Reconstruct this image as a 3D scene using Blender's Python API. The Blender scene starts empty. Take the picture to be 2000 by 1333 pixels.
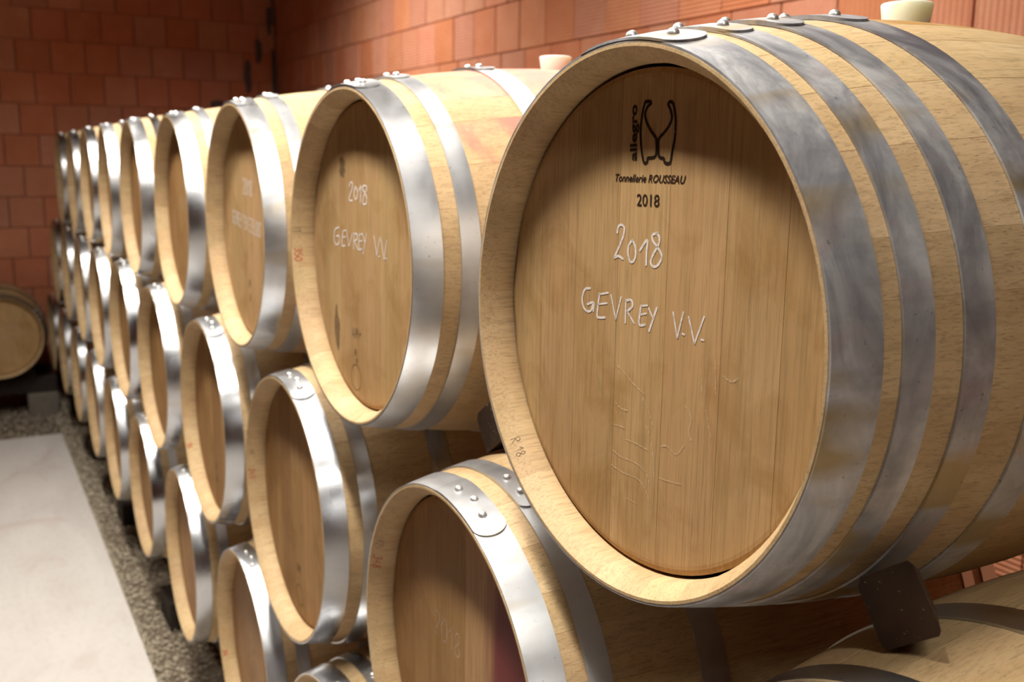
import bpy, math, random
from mathutils import Vector, Matrix

random.seed(11)
scene = bpy.context.scene
COL = scene.collection
H = 1.78                      # height of the front barrel's axis above the gravel
R_ = math.radians

# ------------------------------------------------------------------ camera
cam_d = bpy.data.cameras.new('camera')
cam = bpy.data.objects.new('camera', cam_d)
COL.objects.link(cam)
scene.camera = cam
cr = Vector((0.48624818, 0.87373156, 0.01248507))
cu = Vector((-0.16466887, 0.07759073, 0.98329235))
cf = Vector((-0.85816483, 0.48018001, -0.18160474))
m = Matrix((cr, cu, -cf)).transposed().to_4x4()
m.translation = Vector((0.85620796, -0.59792503, 0.17500048 + H))
cam.matrix_world = m
cam_d.sensor_width = 36.0
cam_d.lens = 36.0 * 1925.36 / 2000.0
cam_d.clip_start = 0.02
cam_d.dof.use_dof = True
cam_d.dof.focus_distance = 1.08
cam_d.dof.aperture_fstop = 6.0

# ------------------------------------------------------------------ world, exposure
world = bpy.data.worlds.new('world')
scene.world = world
world.use_nodes = True
bg = world.node_tree.nodes['Background']
bg.inputs[0].default_value = (1.0, 0.93, 0.85, 1)
bg.inputs[1].default_value = 0.005
scene.view_settings.view_transform = 'Standard'
scene.view_settings.look = 'None'
scene.view_settings.gamma = 1.0
scene.view_settings.use_curve_mapping = False
scene.view_settings.exposure = -0.14

# ceiling lamps (x, y, watts); back-wall row is added to brighten wall and barrel tops
LAMPS = [(1.9, -0.50, 28.0, 130), (-0.45, -0.50, 62.0, 140), (-2.3, -0.50, 60.0, 140), (-4.2, -0.50, 50.0, 150), (-1.7, 1.12, 42.0, 150), (-4.9, 1.12, 50.0, 154)]
LAMP_Z = H + 1.72
LAMP_COL = (1.0, 0.95, 0.87)


# ------------------------------------------------------------------ node helpers
class Mat:
    def __init__(self, name, rough=0.6, metallic=0.0, spec=0.4):
        self.m = bpy.data.materials.new(name)
        self.m.use_nodes = True
        self.t = self.m.node_tree
        self.b = self.t.nodes['Principled BSDF']
        self.b.inputs['Roughness'].default_value = rough
        self.b.inputs['Metallic'].default_value = metallic
        self.b.inputs['Specular IOR Level'].default_value = spec

    def n(self, kind, **kw):
        nd = self.t.nodes.new(kind)
        for k, v in kw.items():
            setattr(nd, k, v)
        return nd

    def put(self, sock, v):
        if isinstance(v, bpy.types.NodeSocket):
            self.t.links.new(v, sock)
        elif isinstance(v, (tuple, list)) and len(v) == 3 and sock.type == 'RGBA':
            sock.default_value = (*v, 1)
        else:
            sock.default_value = v

    def obj(self):
        return self.n('ShaderNodeTexCoord').outputs['Object']

    def rnd(self):
        return self.n('ShaderNodeObjectInfo').outputs['Random']

    def vmath(self, op, a, b):
        nd = self.n('ShaderNodeVectorMath', operation=op)
        self.put(nd.inputs[0], a)
        self.put(nd.inputs[1], b)
        return nd.outputs[0]

    def math(self, op, a, b=0.0, clamp=False):
        nd = self.n('ShaderNodeMath', operation=op, use_clamp=clamp)
        self.put(nd.inputs[0], a)
        self.put(nd.inputs[1], b)
        return nd.outputs[0]

    def vec_rand(self, amount=23.0):
        r = self.rnd()
        c = self.n('ShaderNodeCombineXYZ')
        self.put(c.inputs[0], self.math('MULTIPLY', r, amount))
        self.put(c.inputs[1], self.math('MULTIPLY', r, amount * 1.7))
        self.put(c.inputs[2], self.math('MULTIPLY', r, amount * 2.3))
        return self.vmath('ADD', self.obj(), c.outputs[0])

    def noise(self, vec, scale=(1, 1, 1), detail=3.0, rough=0.55, dist=0.0):
        nd = self.n('ShaderNodeTexNoise')
        self.put(nd.inputs['Vector'], self.vmath('MULTIPLY', vec, scale))
        nd.inputs['Scale'].default_value = 1.0
        nd.inputs['Detail'].default_value = detail
        nd.inputs['Roughness'].default_value = rough
        nd.inputs['Distortion'].default_value = dist
        return nd.outputs['Fac']

    def ramp(self, fac, lo, hi, a=0.0, b=1.0):
        nd = self.n('ShaderNodeMapRange')
        self.put(nd.inputs[0], fac)
        nd.inputs[1].default_value = lo
        nd.inputs[2].default_value = hi
        nd.inputs[3].default_value = a
        nd.inputs[4].default_value = b
        return nd.outputs[0]

    def mix(self, fac, a, b, blend='MIX'):
        nd = self.n('ShaderNodeMix', data_type='RGBA', blend_type=blend)
        self.put(nd.inputs[0], fac)
        self.put(nd.inputs[6], a)
        self.put(nd.inputs[7], b)
        return nd.outputs[2]

    def hsv(self, col, hue=0.5, sat=1.0, val=1.0):
        nd = self.n('ShaderNodeHueSaturation')
        self.put(nd.inputs[0], hue)
        self.put(nd.inputs[1], sat)
        self.put(nd.inputs[2], val)
        self.put(nd.inputs[4], col)
        return nd.outputs[0]

    def sep(self, vec, i):
        nd = self.n('ShaderNodeSeparateXYZ')
        self.put(nd.inputs[0], vec)
        return nd.outputs[i]

    def bump(self, height, strength=0.3, dist=0.002):
        nd = self.n('ShaderNodeBump')
        nd.inputs['Strength'].default_value = strength
        nd.inputs['Distance'].default_value = dist
        self.put(nd.inputs['Height'], height)
        self.put(self.b.inputs['Normal'], nd.outputs[0])

    def color(self, c):
        self.put(self.b.inputs['Base Color'], c)


def oak(name, light, dark, axis, val_lo=0.95, val_hi=1.04, pore=0.42, stain=None, stain_col=None, fine_k=0.35):
    M = Mat(name, rough=0.62, spec=0.3)
    v = M.vec_rand()
    f = {'y': lambda a, b: (a, b, a), 'z': lambda a, b: (a, a, b)}[axis]
    broad = M.noise(v, f(9, 1.3), 4.0, 0.6, 0.6)
    mid = M.noise(v, f(38, 2.2), 3.0, 0.6)
    fine = M.noise(v, f(300, 9), 2.0, 0.6)
    pores = M.noise(v, f(780, 22), 1.0, 0.5)
    blot = M.noise(M.obj() if axis == 'z' else v, (11, 11, 8), 5.0, 0.62, 1.0)
    col = M.mix(M.ramp(broad, 0.3, 0.72), light, dark)
    col = M.mix(M.ramp(mid, 0.42, 0.7, 0, 0.3), col, tuple(c * 0.72 for c in dark))
    col = M.mix(M.ramp(blot, 0.50 if axis == 'z' else 0.54, 0.70, 0, 0.6 if axis == 'z' else 0.3), col, (dark[0] * 0.72, dark[1] * 0.62, dark[2] * 0.42))
    col = M.mix(M.ramp(fine, 0.48, 0.68, 0, fine_k), col, tuple(c * 0.5 for c in dark))
    pf = M.ramp(pores, 0.60, 0.70, 0, pore)
    col = M.mix(pf, col, tuple(c * 0.3 for c in dark))
    if stain:
        o = M.obj()
        s = M.sep(o, 1)
        y0, y1, soft = stain
        w = M.noise(M.obj(), (9, 14, 9), 4.0, 0.6)
        s2 = M.math('ADD', s, M.ramp(w, 0.2, 0.8, -0.1, 0.1))
        k = M.math('MULTIPLY', M.ramp(s2, y0, y0 + soft), M.ramp(s2, y1 - soft, y1, 1.0, 0.0))
        k = M.math('MULTIPLY', k, M.ramp(w, 0.25, 0.6, 0.25, 0.9))
        col = M.mix(k, col, stain_col)
    val = M.ramp(M.rnd(), 0, 1, val_lo, val_hi)
    hue = M.ramp(M.math('FRACT', M.math('MULTIPLY', M.rnd(), 7.31)), 0, 1, 0.498, 0.506)
    M.color(M.hsv(col, hue, 1.0, val))
    hgt = M.math('SUBTRACT', M.math('MULTIPLY', fine, 0.5), pf)
    M.bump(hgt, 0.25, 0.0012)
    return M.m


MAT = {}
OL, OD = (0.64, 0.455, 0.255), (0.51, 0.335, 0.165)
MAT['stave'] = oak('oak_stave', OL, OD, 'y')
MAT['stave_wine'] = oak('oak_stave_wine_marked', OL, OD, 'y', stain=(0.13, 0.5, 0.06), stain_col=(0.56, 0.19, 0.15))
MAT['stave_bung'] = oak('oak_stave_amber_marked', OL, OD, 'y', stain=(0.22, 0.74, 0.08), stain_col=(0.36, 0.19, 0.04))
MAT['head'] = oak('oak_head', (0.56, 0.355, 0.17), (0.46, 0.275, 0.115), 'z', 0.96, 1.04, 0.25)
MAT['head_old'] = oak('oak_head_aged', (0.43, 0.235, 0.092), (0.335, 0.17, 0.06), 'z', 0.9, 1.08, 0.3)


def oak_wine_head():
    M = Mat('oak_head_wine_stained', rough=0.6, spec=0.3)
    v = M.obj()
    n1 = M.noise(v, (14, 14, 1.6), 3.0, 0.6)
    fine = M.noise(v, (300, 300, 9), 2.0)
    w = M.math('ADD', M.sep(v, 0), M.ramp(n1, 0.2, 0.8, -0.04, 0.04))
    col = M.mix(M.ramp(w, 0.075, 0.115), (0.50, 0.29, 0.125), (0.20, 0.035, 0.035))
    col = M.mix(M.ramp(fine, 0.45, 0.7, 0, 0.4), col, (0.12, 0.03, 0.02))
    M.color(col)
    return M.m


MAT['head_wine'] = oak_wine_head()


def galvanised(name, a, b, r0, r1, metallic, stain, dull, patina=0.0):
    M = Mat(name, metallic=metallic, spec=0.5)
    v = M.vec_rand()
    n1 = M.noise(v, (7, 16, 7), 1.0 + 4.0 * dull, 0.5 + 0.15 * dull, 0.8 * dull)
    n2 = M.noise(v, (60, 20, 60), 3.0, 0.6)
    n3 = M.noise(v, (13, 2.0, 13), 2.0, 0.5)
    n4 = M.noise(v, (10, 5, 10), 4.0, 0.6, 1.0)
    spots = M.noise(v, (170, 170, 170), 2.0)
    col = M.mix(M.ramp(n1, 0.35, 0.66), a, b)
    col = M.mix(M.ramp(n2, 0.45, 0.75, 0, 0.12 + 0.25 * dull), col, tuple(c * 0.75 for c in a))
    col = M.mix(M.ramp(n4, 0.56, 0.7, 0, 0.5 * dull), col, (0.52, 0.38, 0.37))
    col = M.mix(M.ramp(n3, 0.56 + 0.06 * (1 - dull), 0.66 + 0.06 * (1 - dull), 0, stain), col, (0.40, 0.27, 0.07))
    col = M.mix(M.ramp(spots, 0.7, 0.76, 0, 0.6), col, (0.12, 0.11, 0.1))
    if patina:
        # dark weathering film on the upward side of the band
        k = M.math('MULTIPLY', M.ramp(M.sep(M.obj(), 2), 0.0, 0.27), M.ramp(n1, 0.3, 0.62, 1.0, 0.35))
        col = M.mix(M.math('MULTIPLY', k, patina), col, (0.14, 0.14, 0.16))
    M.color(col)
    M.put(M.b.inputs['Roughness'], M.math('ADD', M.ramp(n1, 0.3, 0.7, r0, r1), M.ramp(M.rnd(), 0, 1, -0.03, 0.12)))
    M.bump(n2, 0.05, 0.001)
    return M.m


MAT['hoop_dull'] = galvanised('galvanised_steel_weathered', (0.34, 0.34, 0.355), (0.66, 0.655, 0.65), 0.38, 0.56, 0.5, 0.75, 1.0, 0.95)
MAT['hoop_pale'] = galvanised('galvanised_steel_pale', (0.56, 0.575, 0.60), (0.68, 0.69, 0.70), 0.27, 0.40, 0.88, 0.35, 0.35)
MAT['hoop_dark'] = galvanised('dark_iron', (0.10, 0.085, 0.07), (0.17, 0.14, 0.115), 0.45, 0.6, 0.6, 0.3, 0.0)
MAT['hoop'] = galvanised('galvanised_steel', (0.50, 0.51, 0.535), (0.61, 0.62, 0.635), 0.18, 0.30, 1.0, 0.22, 0.0)


def rivet_mat():
    M = Mat('zinc_rivet', rough=0.38, metallic=0.85)
    M.color(M.mix(M.noise(M.vec_rand(), (200, 200, 200)), (0.82, 0.82, 0.81), (0.92, 0.92, 0.90)))
    return M.m


MAT['rivet'] = rivet_mat()


def nail_mat():
    M = Mat('steel_nail', rough=0.45, metallic=0.8)
    M.color(M.mix(M.noise(M.vec_rand(), (300, 300, 300)), (0.25, 0.24, 0.24), (0.5, 0.49, 0.47)))
    return M.m


MAT['nail'] = nail_mat()


def bung_mat(name, col, deep):
    M = Mat(name, rough=0.45, spec=0.4)
    n = M.noise(M.obj(), (40, 40, 25), 2.0)
    M.color(M.mix(M.ramp(n, 0.35, 0.7), col, deep))
    M.b.inputs['Subsurface Weight'].default_value = 0.5
    M.b.inputs['Subsurface Radius'].default_value = (0.02, 0.018, 0.012)
    M.b.inputs['Subsurface Scale'].default_value = 1.0
    return M.m


MAT['bung'] = bung_mat('milky_silicone', (0.86, 0.88, 0.80), (0.80, 0.82, 0.62))
MAT['bung_pink'] = bung_mat('pinkish_silicone', (0.90, 0.76, 0.68), (0.88, 0.70, 0.62))


def chalk_mat(name, col, lo, hi, a0=0.35, a1=1.0):
    M = Mat(name, rough=0.9, spec=0.1)
    M.color(M.mix(M.noise(M.obj(), (400, 400, 120)), col, tuple(c * 0.92 for c in col)))
    n = M.noise(M.obj(), (420, 420, 200), 2.0, 0.6)
    M.put(M.b.inputs['Alpha'], M.ramp(n, lo, hi, a0, a1))
    return M.m


MAT['chalk'] = chalk_mat('white_chalk', (0.80, 0.72, 0.66), 0.24, 0.5)
MAT['chalk_faint'] = chalk_mat('worn_chalk', (0.80, 0.70, 0.60), 0.42, 0.75, 0.06, 0.6)
MAT['ink'] = chalk_mat('burnt_print', (0.035, 0.02, 0.012), 0.2, 0.4)
MAT['red_ink'] = chalk_mat('red_crayon', (0.60, 0.10, 0.05), 0.35, 0.7)
MAT['pencil'] = chalk_mat('grey_stamp', (0.12, 0.085, 0.06), 0.3, 0.6)
MAT['smudge'] = chalk_mat('dark_smudge', (0.13, 0.085, 0.055), 0.48, 0.85)
MAT['fleck'] = chalk_mat('oak_ray_fleck', (0.74, 0.54, 0.32), 0.36, 0.7, 0.15, 0.8)


def brick_mat(name, ribs):
    M = Mat(name, rough=0.85, spec=0.2)
    v = M.vec_rand(31.0)
    n1 = M.noise(v, (7, 7, 7), 4.0, 0.6)
    n2 = M.noise(v, (90, 90, 90), 2.0)
    col = M.mix(M.ramp(n1, 0.3, 0.7), (0.60, 0.215, 0.108), (0.67, 0.275, 0.15))
    col = M.mix(M.ramp(n2, 0.5, 0.75, 0, 0.3), col, (0.48, 0.17, 0.09))
    val = M.ramp(M.rnd(), 0, 1, 0.88, 1.06)
    hue = M.ramp(M.math('FRACT', M.math('MULTIPLY', M.rnd(), 5.7)), 0, 1, 0.496, 0.504)
    sat = M.ramp(M.math('FRACT', M.math('MULTIPLY', M.rnd(), 3.3)), 0, 1, 0.88, 1.04)
    M.color(M.hsv(col, hue, sat, val))
    s = M.sep(M.obj(), 0 if ribs == 'vertical' else 2)
    w = M.math('SINE', M.math('MULTIPLY', s, 2 * math.pi / (0.021 if ribs == 'vertical' else 0.017)))
    w2 = M.math('ADD', w, M.math('MULTIPLY', n2, 0.8))
    M.bump(w2, 0.55, 0.0022)
    return M.m


MAT['brick_v'] = brick_mat('terracotta_vertical_ribs', 'vertical')
MAT['brick_h'] = brick_mat('terracotta_horizontal_ribs', 'horizontal')


def plain(name, a, b, scale, rough=0.85, spec=0.2, bump=0.2, bd=0.003, metallic=0.0):
    M = Mat(name, rough=rough, spec=spec, metallic=metallic)
    v = M.vec_rand()
    n = M.noise(v, (scale,) * 3, 5.0, 0.6)
    n2 = M.noise(v, (scale * 9,) * 3, 3.0, 0.6)
    M.color(M.mix(M.ramp(M.math('ADD', M.math('MULTIPLY', n, 0.7), M.math('MULTIPLY', n2, 0.3)), 0.3, 0.7), a, b))
    if bump:
        M.bump(n2, bump, bd)
    return M.m


MAT['mortar'] = plain('dark_mortar', (0.20, 0.10, 0.08), (0.26, 0.14, 0.115), 6)
MAT['notch_shade'] = plain('grey_notch_shade', (0.10, 0.075, 0.08), (0.17, 0.12, 0.125), 18)  # shade of the open block notches, put into the colour
MAT['plaster'] = plain('pale_ceiling_plaster', (0.20, 0.18, 0.16), (0.26, 0.24, 0.21), 3)
MAT['gravel_bed'] = plain('gravel_bed', (0.12, 0.09, 0.062), (0.26, 0.20, 0.14), 30, bump=0.8, bd=0.01)
MAT['gravel'] = plain('gravel_stone', (0.30, 0.25, 0.18), (0.60, 0.52, 0.40), 25)
MAT['beam'] = plain('black_stained_timber', (0.022, 0.017, 0.014), (0.05, 0.038, 0.03), 7, rough=0.7)
MAT['block'] = plain('grey_concrete_block', (0.16, 0.14, 0.115), (0.24, 0.21, 0.175), 20)
MAT['lamp_white'] = plain('white_enamel', (0.75, 0.75, 0.73), (0.8, 0.8, 0.78), 3, rough=0.4, bump=0)
MAT['wedge'] = plain('pale_wood_wedge', (0.46, 0.31, 0.16), (0.56, 0.40, 0.22), 20)


def chock_mat():
    M = Mat('dark_brown_timber', rough=0.7, spec=0.25)
    v = M.vec_rand()
    n = M.noise(v, (12, 12, 12), 4.0, 0.6)
    sp = M.noise(v, (120, 120, 120), 2.0, 0.7)
    col = M.mix(M.ramp(n, 0.3, 0.7), (0.03, 0.017, 0.010), (0.065, 0.036, 0.02))
    col = M.mix(M.ramp(sp, 0.66, 0.72, 0, 0.75), col, (0.45, 0.36, 0.28))
    M.color(col)
    M.bump(sp, 0.3, 0.002)
    return M.m


MAT['chock'] = chock_mat()


def concrete():
    M = Mat('pale_concrete', rough=0.8, spec=0.25)
    v = M.obj()
    n = M.noise(v, (1.1, 3.2, 1), 5.0, 0.6, 0.8)
    n2 = M.noise(v, (22, 40, 10), 4.0, 0.6)
    n3 = M.noise(v, (1.9, 2.6, 1), 4.0, 0.6, 1.0)
    col = M.mix(M.ramp(n, 0.3, 0.7), (0.60, 0.555, 0.515), (0.70, 0.66, 0.62))
    col = M.mix(M.ramp(n3, 0.56, 0.72, 0, 0.5), col, (0.52, 0.39, 0.35))
    col = M.mix(M.ramp(n2, 0.5, 0.75, 0, 0.25), col, (0.42, 0.38, 0.35))
    M.color(col)
    M.bump(n2, 0.15, 0.003)
    return M.m


MAT['concrete'] = concrete()


def brick_plain():
    M = Mat('terracotta_blockwork', rough=0.85, spec=0.2)
    nd = M.n('ShaderNodeTexBrick')
    o = M.obj()
    c = M.n('ShaderNodeCombineXYZ')
    M.put(c.inputs[0], M.math('ADD', M.sep(o, 0), M.sep(o, 1)))
    M.put(c.inputs[1], M.sep(o, 2))
    M.put(nd.inputs['Vector'], c.outputs[0])
    M.put(nd.inputs['Color1'], (0.60, 0.225, 0.118))
    M.put(nd.inputs['Color2'], (0.70, 0.30, 0.165))
    M.put(nd.inputs['Mortar'], (0.16, 0.105, 0.095))
    nd.inputs['Scale'].default_value = 1.0
    nd.inputs['Mortar Size'].default_value = 0.004
    nd.inputs['Brick Width'].default_value = 0.26
    nd.inputs['Row Height'].default_value = 0.25
    M.color(nd.outputs['Color'])
    return M.m


MAT['brick_plain'] = brick_plain()


# ------------------------------------------------------------------ mesh helpers
class MB:
    def __init__(self):
        self.v, self.f = [], []

    def add(self, verts, faces):
        k = len(self.v)
        self.v += [tuple(p) for p in verts]
        self.f += [tuple(i + k for i in f) for f in faces]

    def box(self, x0, x1, y0, y1, z0, z1):
        self.add([(x0, y0, z0), (x1, y0, z0), (x1, y1, z0), (x0, y1, z0), (x0, y0, z1), (x1, y0, z1), (x1, y1, z1), (x0, y1, z1)],
                 [(0, 3, 2, 1), (4, 5, 6, 7), (0, 1, 5, 4), (1, 2, 6, 5), (2, 3, 7, 6), (3, 0, 4, 7)])

    def cbox(self, x0, x1, y0, y1, z0, z1, c):
        """box with every edge chamfered by c"""
        vs = []
        idx = {}
        X, Y, Z = (x0, x1), (y0, y1), (z0, z1)
        for i in (0, 1):
            for j in (0, 1):
                for k in (0, 1):
                    sx, sy, sz = (1 - 2 * i) * c, (1 - 2 * j) * c, (1 - 2 * k) * c
                    for a, p in enumerate(((X[i], Y[j] + sy, Z[k] + sz), (X[i] + sx, Y[j], Z[k] + sz), (X[i] + sx, Y[j] + sy, Z[k]))):
                        idx[(i, j, k, a)] = len(vs)
                        vs.append(p)
        fs = []
        q = ((0, 0), (1, 0), (1, 1), (0, 1))
        for s in (0, 1):
            fs.append([idx[(s, a, b, 0)] for a, b in q])
            fs.append([idx[(a, s, b, 1)] for a, b in q])
            fs.append([idx[(a, b, s, 2)] for a, b in q])
        for a in (0, 1):
            for b in (0, 1):
                fs.append([idx[(0, a, b, 1)], idx[(1, a, b, 1)], idx[(1, a, b, 2)], idx[(0, a, b, 2)]])
                fs.append([idx[(a, 0, b, 0)], idx[(a, 1, b, 0)], idx[(a, 1, b, 2)], idx[(a, 0, b, 2)]])
                fs.append([idx[(a, b, 0, 0)], idx[(a, b, 1, 0)], idx[(a, b, 1, 1)], idx[(a, b, 0, 1)]])
                for k in (0, 1):
                    fs.append([idx[(a, b, k, t)] for t in range(3)])
        # orient outwards
        cen = Vector(((x0 + x1) / 2, (y0 + y1) / 2, (z0 + z1) / 2))
        out = []
        for f in fs:
            ps = [Vector(vs[i]) for i in f]
            nrm = (ps[1] - ps[0]).cross(ps[2] - ps[0])
            mid = sum(ps, Vector()) / len(ps)
            out.append(tuple(f) if nrm.dot(mid - cen) > 0 else tuple(reversed(f)))
        self.add(vs, out)

    def mesh(self, name, mat, smooth=None):
        me = bpy.data.meshes.new(name)
        me.from_pydata(self.v, [], self.f)
        me.materials.append(MAT[mat] if isinstance(mat, str) else mat)
        if smooth is not None:
            for p in me.polygons:
                p.use_smooth = True
            me.set_sharp_from_angle(angle=R_(smooth))
        me.update()
        return me


def fix_normals(me):
    import bmesh
    bm = bmesh.new()
    bm.from_mesh(me)
    bmesh.ops.recalc_face_normals(bm, faces=bm.faces)
    bm.to_mesh(me)
    bm.free()
    return me


def link(name, data, parent=None, loc=(0, 0, 0), rot=(0, 0, 0)):
    o = bpy.data.objects.new(name, data)
    COL.objects.link(o)
    o.location = loc
    o.rotation_euler = rot
    if parent:
        o.parent = parent
    return o


def tag(o, label=None, cat=None, group=None, kind=None):
    if label:
        o['label'] = label
    if cat:
        o['category'] = cat
    if group:
        o['group'] = group
    if kind:
        o['kind'] = kind
    return o


# ------------------------------------------------------------------ room
WX, WY = -8.2, 2.0            # end wall and back wall faces
YF, XR, ZC = -5.6, 6.5, H + 2.3

b = MB(); b.box(-6.55, XR, -1.05, -0.085, -0.05, 0.012)
floor = link('floor', b.mesh('floor', 'concrete')); tag(floor, 'pale concrete slab of the cellar aisle', kind='structure')
b = MB(); b.box(WX - 0.1, XR, YF, WY + 0.1, -0.2, -0.012)
ground = link('ground', b.mesh('ground', 'gravel_bed')); tag(ground, 'gravel bed under the barrels', kind='structure')
b = MB(); b.box(WX - 0.3, XR + 0.2, YF - 0.2, WY + 0.3, ZC, ZC + 0.15)
tag(link('ceiling', b.mesh('ceiling', 'plaster')), 'pale plaster ceiling', kind='structure')
b = MB(); b.box(WX - 0.3, XR + 0.2, YF - 0.2, YF, -0.2, ZC)
tag(link('wall_front', b.mesh('wall_front', 'brick_plain')), 'terracotta wall across the aisle', kind='structure')
b = MB(); b.box(XR, XR + 0.2, YF, WY + 0.3, -0.2, ZC)
tag(link('wall_right', b.mesh('wall_right', 'brick_plain')), 'terracotta wall behind the camera', kind='structure')
b = MB(); b.box(WX - 0.3, XR, WY + 0.012, WY + 0.3, -0.2, ZC)
wall_back = tag(link('wall_back', b.mesh('wall_back', 'mortar')), 'brightly lit wall of terracotta blocks behind the barrels', kind='structure')
b = MB(); b.box(WX - 0.3, WX - 0.012, YF, WY + 0.012, -0.2, ZC)
wall_left = tag(link('wall_left', b.mesh('wall_left', 'mortar')), 'dark end wall of terracotta blocks', kind='structure')

BW, BH = 0.26, 0.25


def brick_mesh(w, h, mat):
    q = MB()
    q.cbox(-w / 2, w / 2, 0, 0.05, -h / 2, h / 2, 0.003)
    return q.mesh('brick', mat)


brick_cache = {}


def brick_data(w, mat):
    k = (round(w, 3), mat)
    if k not in brick_cache:
        brick_cache[k] = brick_mesh(w - 0.008, BH - 0.004, mat)
    return brick_cache[k]


# back wall: courses along x, joints at -1.93 + 0.26 k on the course that starts at 0.73
rest = {'brick_h': MB(), 'brick_v': MB()}
for k in range(-10, 6):
    z0 = H + 0.73 + BH * k
    if z0 + BH > ZC or z0 < -0.1:
        continue
    off = 0.0 if k % 2 == 0 else 0.13
    if k == -1:
        off = 0.06
    mat = 'brick_v' if k in (-1, -3, 2) else 'brick_h'
    x = -1.93 + off - BW * 25
    while x < XR - 0.05:
        xa, xb = max(x, WX), x + BW
        if xb - xa > 0.03:
            w = xb - xa
            if -2 <= k <= 3 and xa < 1.3:
                o = link('brick', brick_data(w, mat), wall_back,
                         ((xa + xb) / 2, WY + random.uniform(-0.0015, 0.0015), z0 + BH / 2))
            else:
                rest[mat].box(xa + 0.004, xb - 0.004, WY, WY + 0.05, z0 + 0.002, z0 + BH - 0.002)
        x += BW
for mt, q in rest.items():
    if q.f:
        o = link('brick_field', q.mesh('brick_field', mt), wall_back)
        o['kind'] = 'stuff'

# end wall
rest = MB()
for k in range(-8, 8):
    z0 = H + 0.07 + BH * k
    if z0 + BH > ZC or z0 < -0.12:
        continue
    off = 0.0 if k % 2 == 0 else 0.13
    y = 0.02 + off - BW * 15
    while y < WY - 0.01:
        ya, yb = max(y, YF), min(y + BW, WY - 0.004)
        if yb - ya > 0.03:
            w = yb - ya
            if ya > -0.75:
                link('brick', brick_data(w, 'brick_h'), wall_left,
                     (WX + random.uniform(-0.0015, 0.0015), (ya + yb) / 2, z0 + BH / 2), (0, 0, R_(90)))
            else:
                rest.box(WX - 0.05, WX, ya + 0.004, yb - 0.004, z0 + 0.002, z0 + BH - 0.002)
        y += BW
o = link('brick_field', rest.mesh('brick_field', 'brick_h'), wall_left)
o['kind'] = 'stuff'


def notch_shade(y, z, w, h, seed):  # dark slab painted in place of a shaded open notch between blocks
    rr = random.Random(seed)
    n = 14
    pts = []
    for i in range(n):
        a = 2 * math.pi * i / n
        ca, sa = math.cos(a), math.sin(a)
        s = rr.uniform(0.85, 1.1)
        pts.append((y + w / 2 * s * abs(ca) ** 0.6 * (1 if ca > 0 else -1), z + h / 2 * s * abs(sa) ** 0.6 * (1 if sa > 0 else -1)))
    q = MB()
    vs = [(WX + 0.006, a, c) for a, c in pts] + [(WX - 0.004, a, c) for a, c in pts]
    q.add(vs, [tuple(range(n))] + [(i, (i + 1) % n, n + (i + 1) % n, n + i) for i in range(n)])
    link('notch_shade_patch', fix_normals(q.mesh('notch_shade_patch', 'notch_shade')), wall_left)


for a in ((1.945, H + 1.36, 0.045, 0.25, 1), (1.845, H + 1.09, 0.055, 0.22, 2), (1.745, H + 0.87, 0.06, 0.29, 3),
          (1.47, H + 0.60, 0.12, 0.12, 4), (1.88, H + 0.66, 0.16, 0.09, 5), (1.975, H + 0.9, 0.03, 0.5, 6)):
    notch_shade(*a)

# gravel stones (nobody could count them)
rr = random.Random(5)
q = MB()


def pebble(x, y, z, s):
    ax = [s * rr.uniform(0.6, 1.2) for _ in range(3)]
    a = rr.uniform(0, 6.28)
    ca, sa = math.cos(a), math.sin(a)
    vs = []
    for dx, dy, dz in ((1, 0, 0), (0.2, 1, 0), (-1, 0.1, 0), (-0.1, -1, 0), (0, 0, 0.8), (0, 0, -0.8)):
        dx *= ax[0]; dy *= ax[1]; dz *= ax[2]
        vs.append((x + dx * ca - dy * sa, y + dx * sa + dy * ca, z + dz))
    q.add(vs, [(0, 1, 4), (1, 2, 4), (2, 3, 4), (3, 0, 4), (1, 0, 5), (2, 1, 5), (3, 2, 5), (0, 3, 5)])


for i in range(9000):
    pebble(rr.uniform(-8.1, -1.2), -0.08 + 0.5 * rr.random() ** 1.5, -0.008 + rr.uniform(-0.004, 0.006), rr.uniform(0.004, 0.011))
for i in range(4500):
    pebble(rr.uniform(-8.1, -6.56), rr.uniform(-1.6, -0.08), -0.008 + rr.uniform(-0.004, 0.006), rr.uniform(0.004, 0.011))
for i in range(1500):
    pebble(rr.uniform(-6.5, -1.5), -0.085 + rr.gauss(0, 0.012), 0.008 if rr.random() < 0.2 else -0.004, rr.uniform(0.003, 0.007))
o = link('gravel', q.mesh('gravel', 'gravel'))
tag(o, 'loose beige gravel beside the concrete aisle', 'gravel', kind='stuff')

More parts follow.
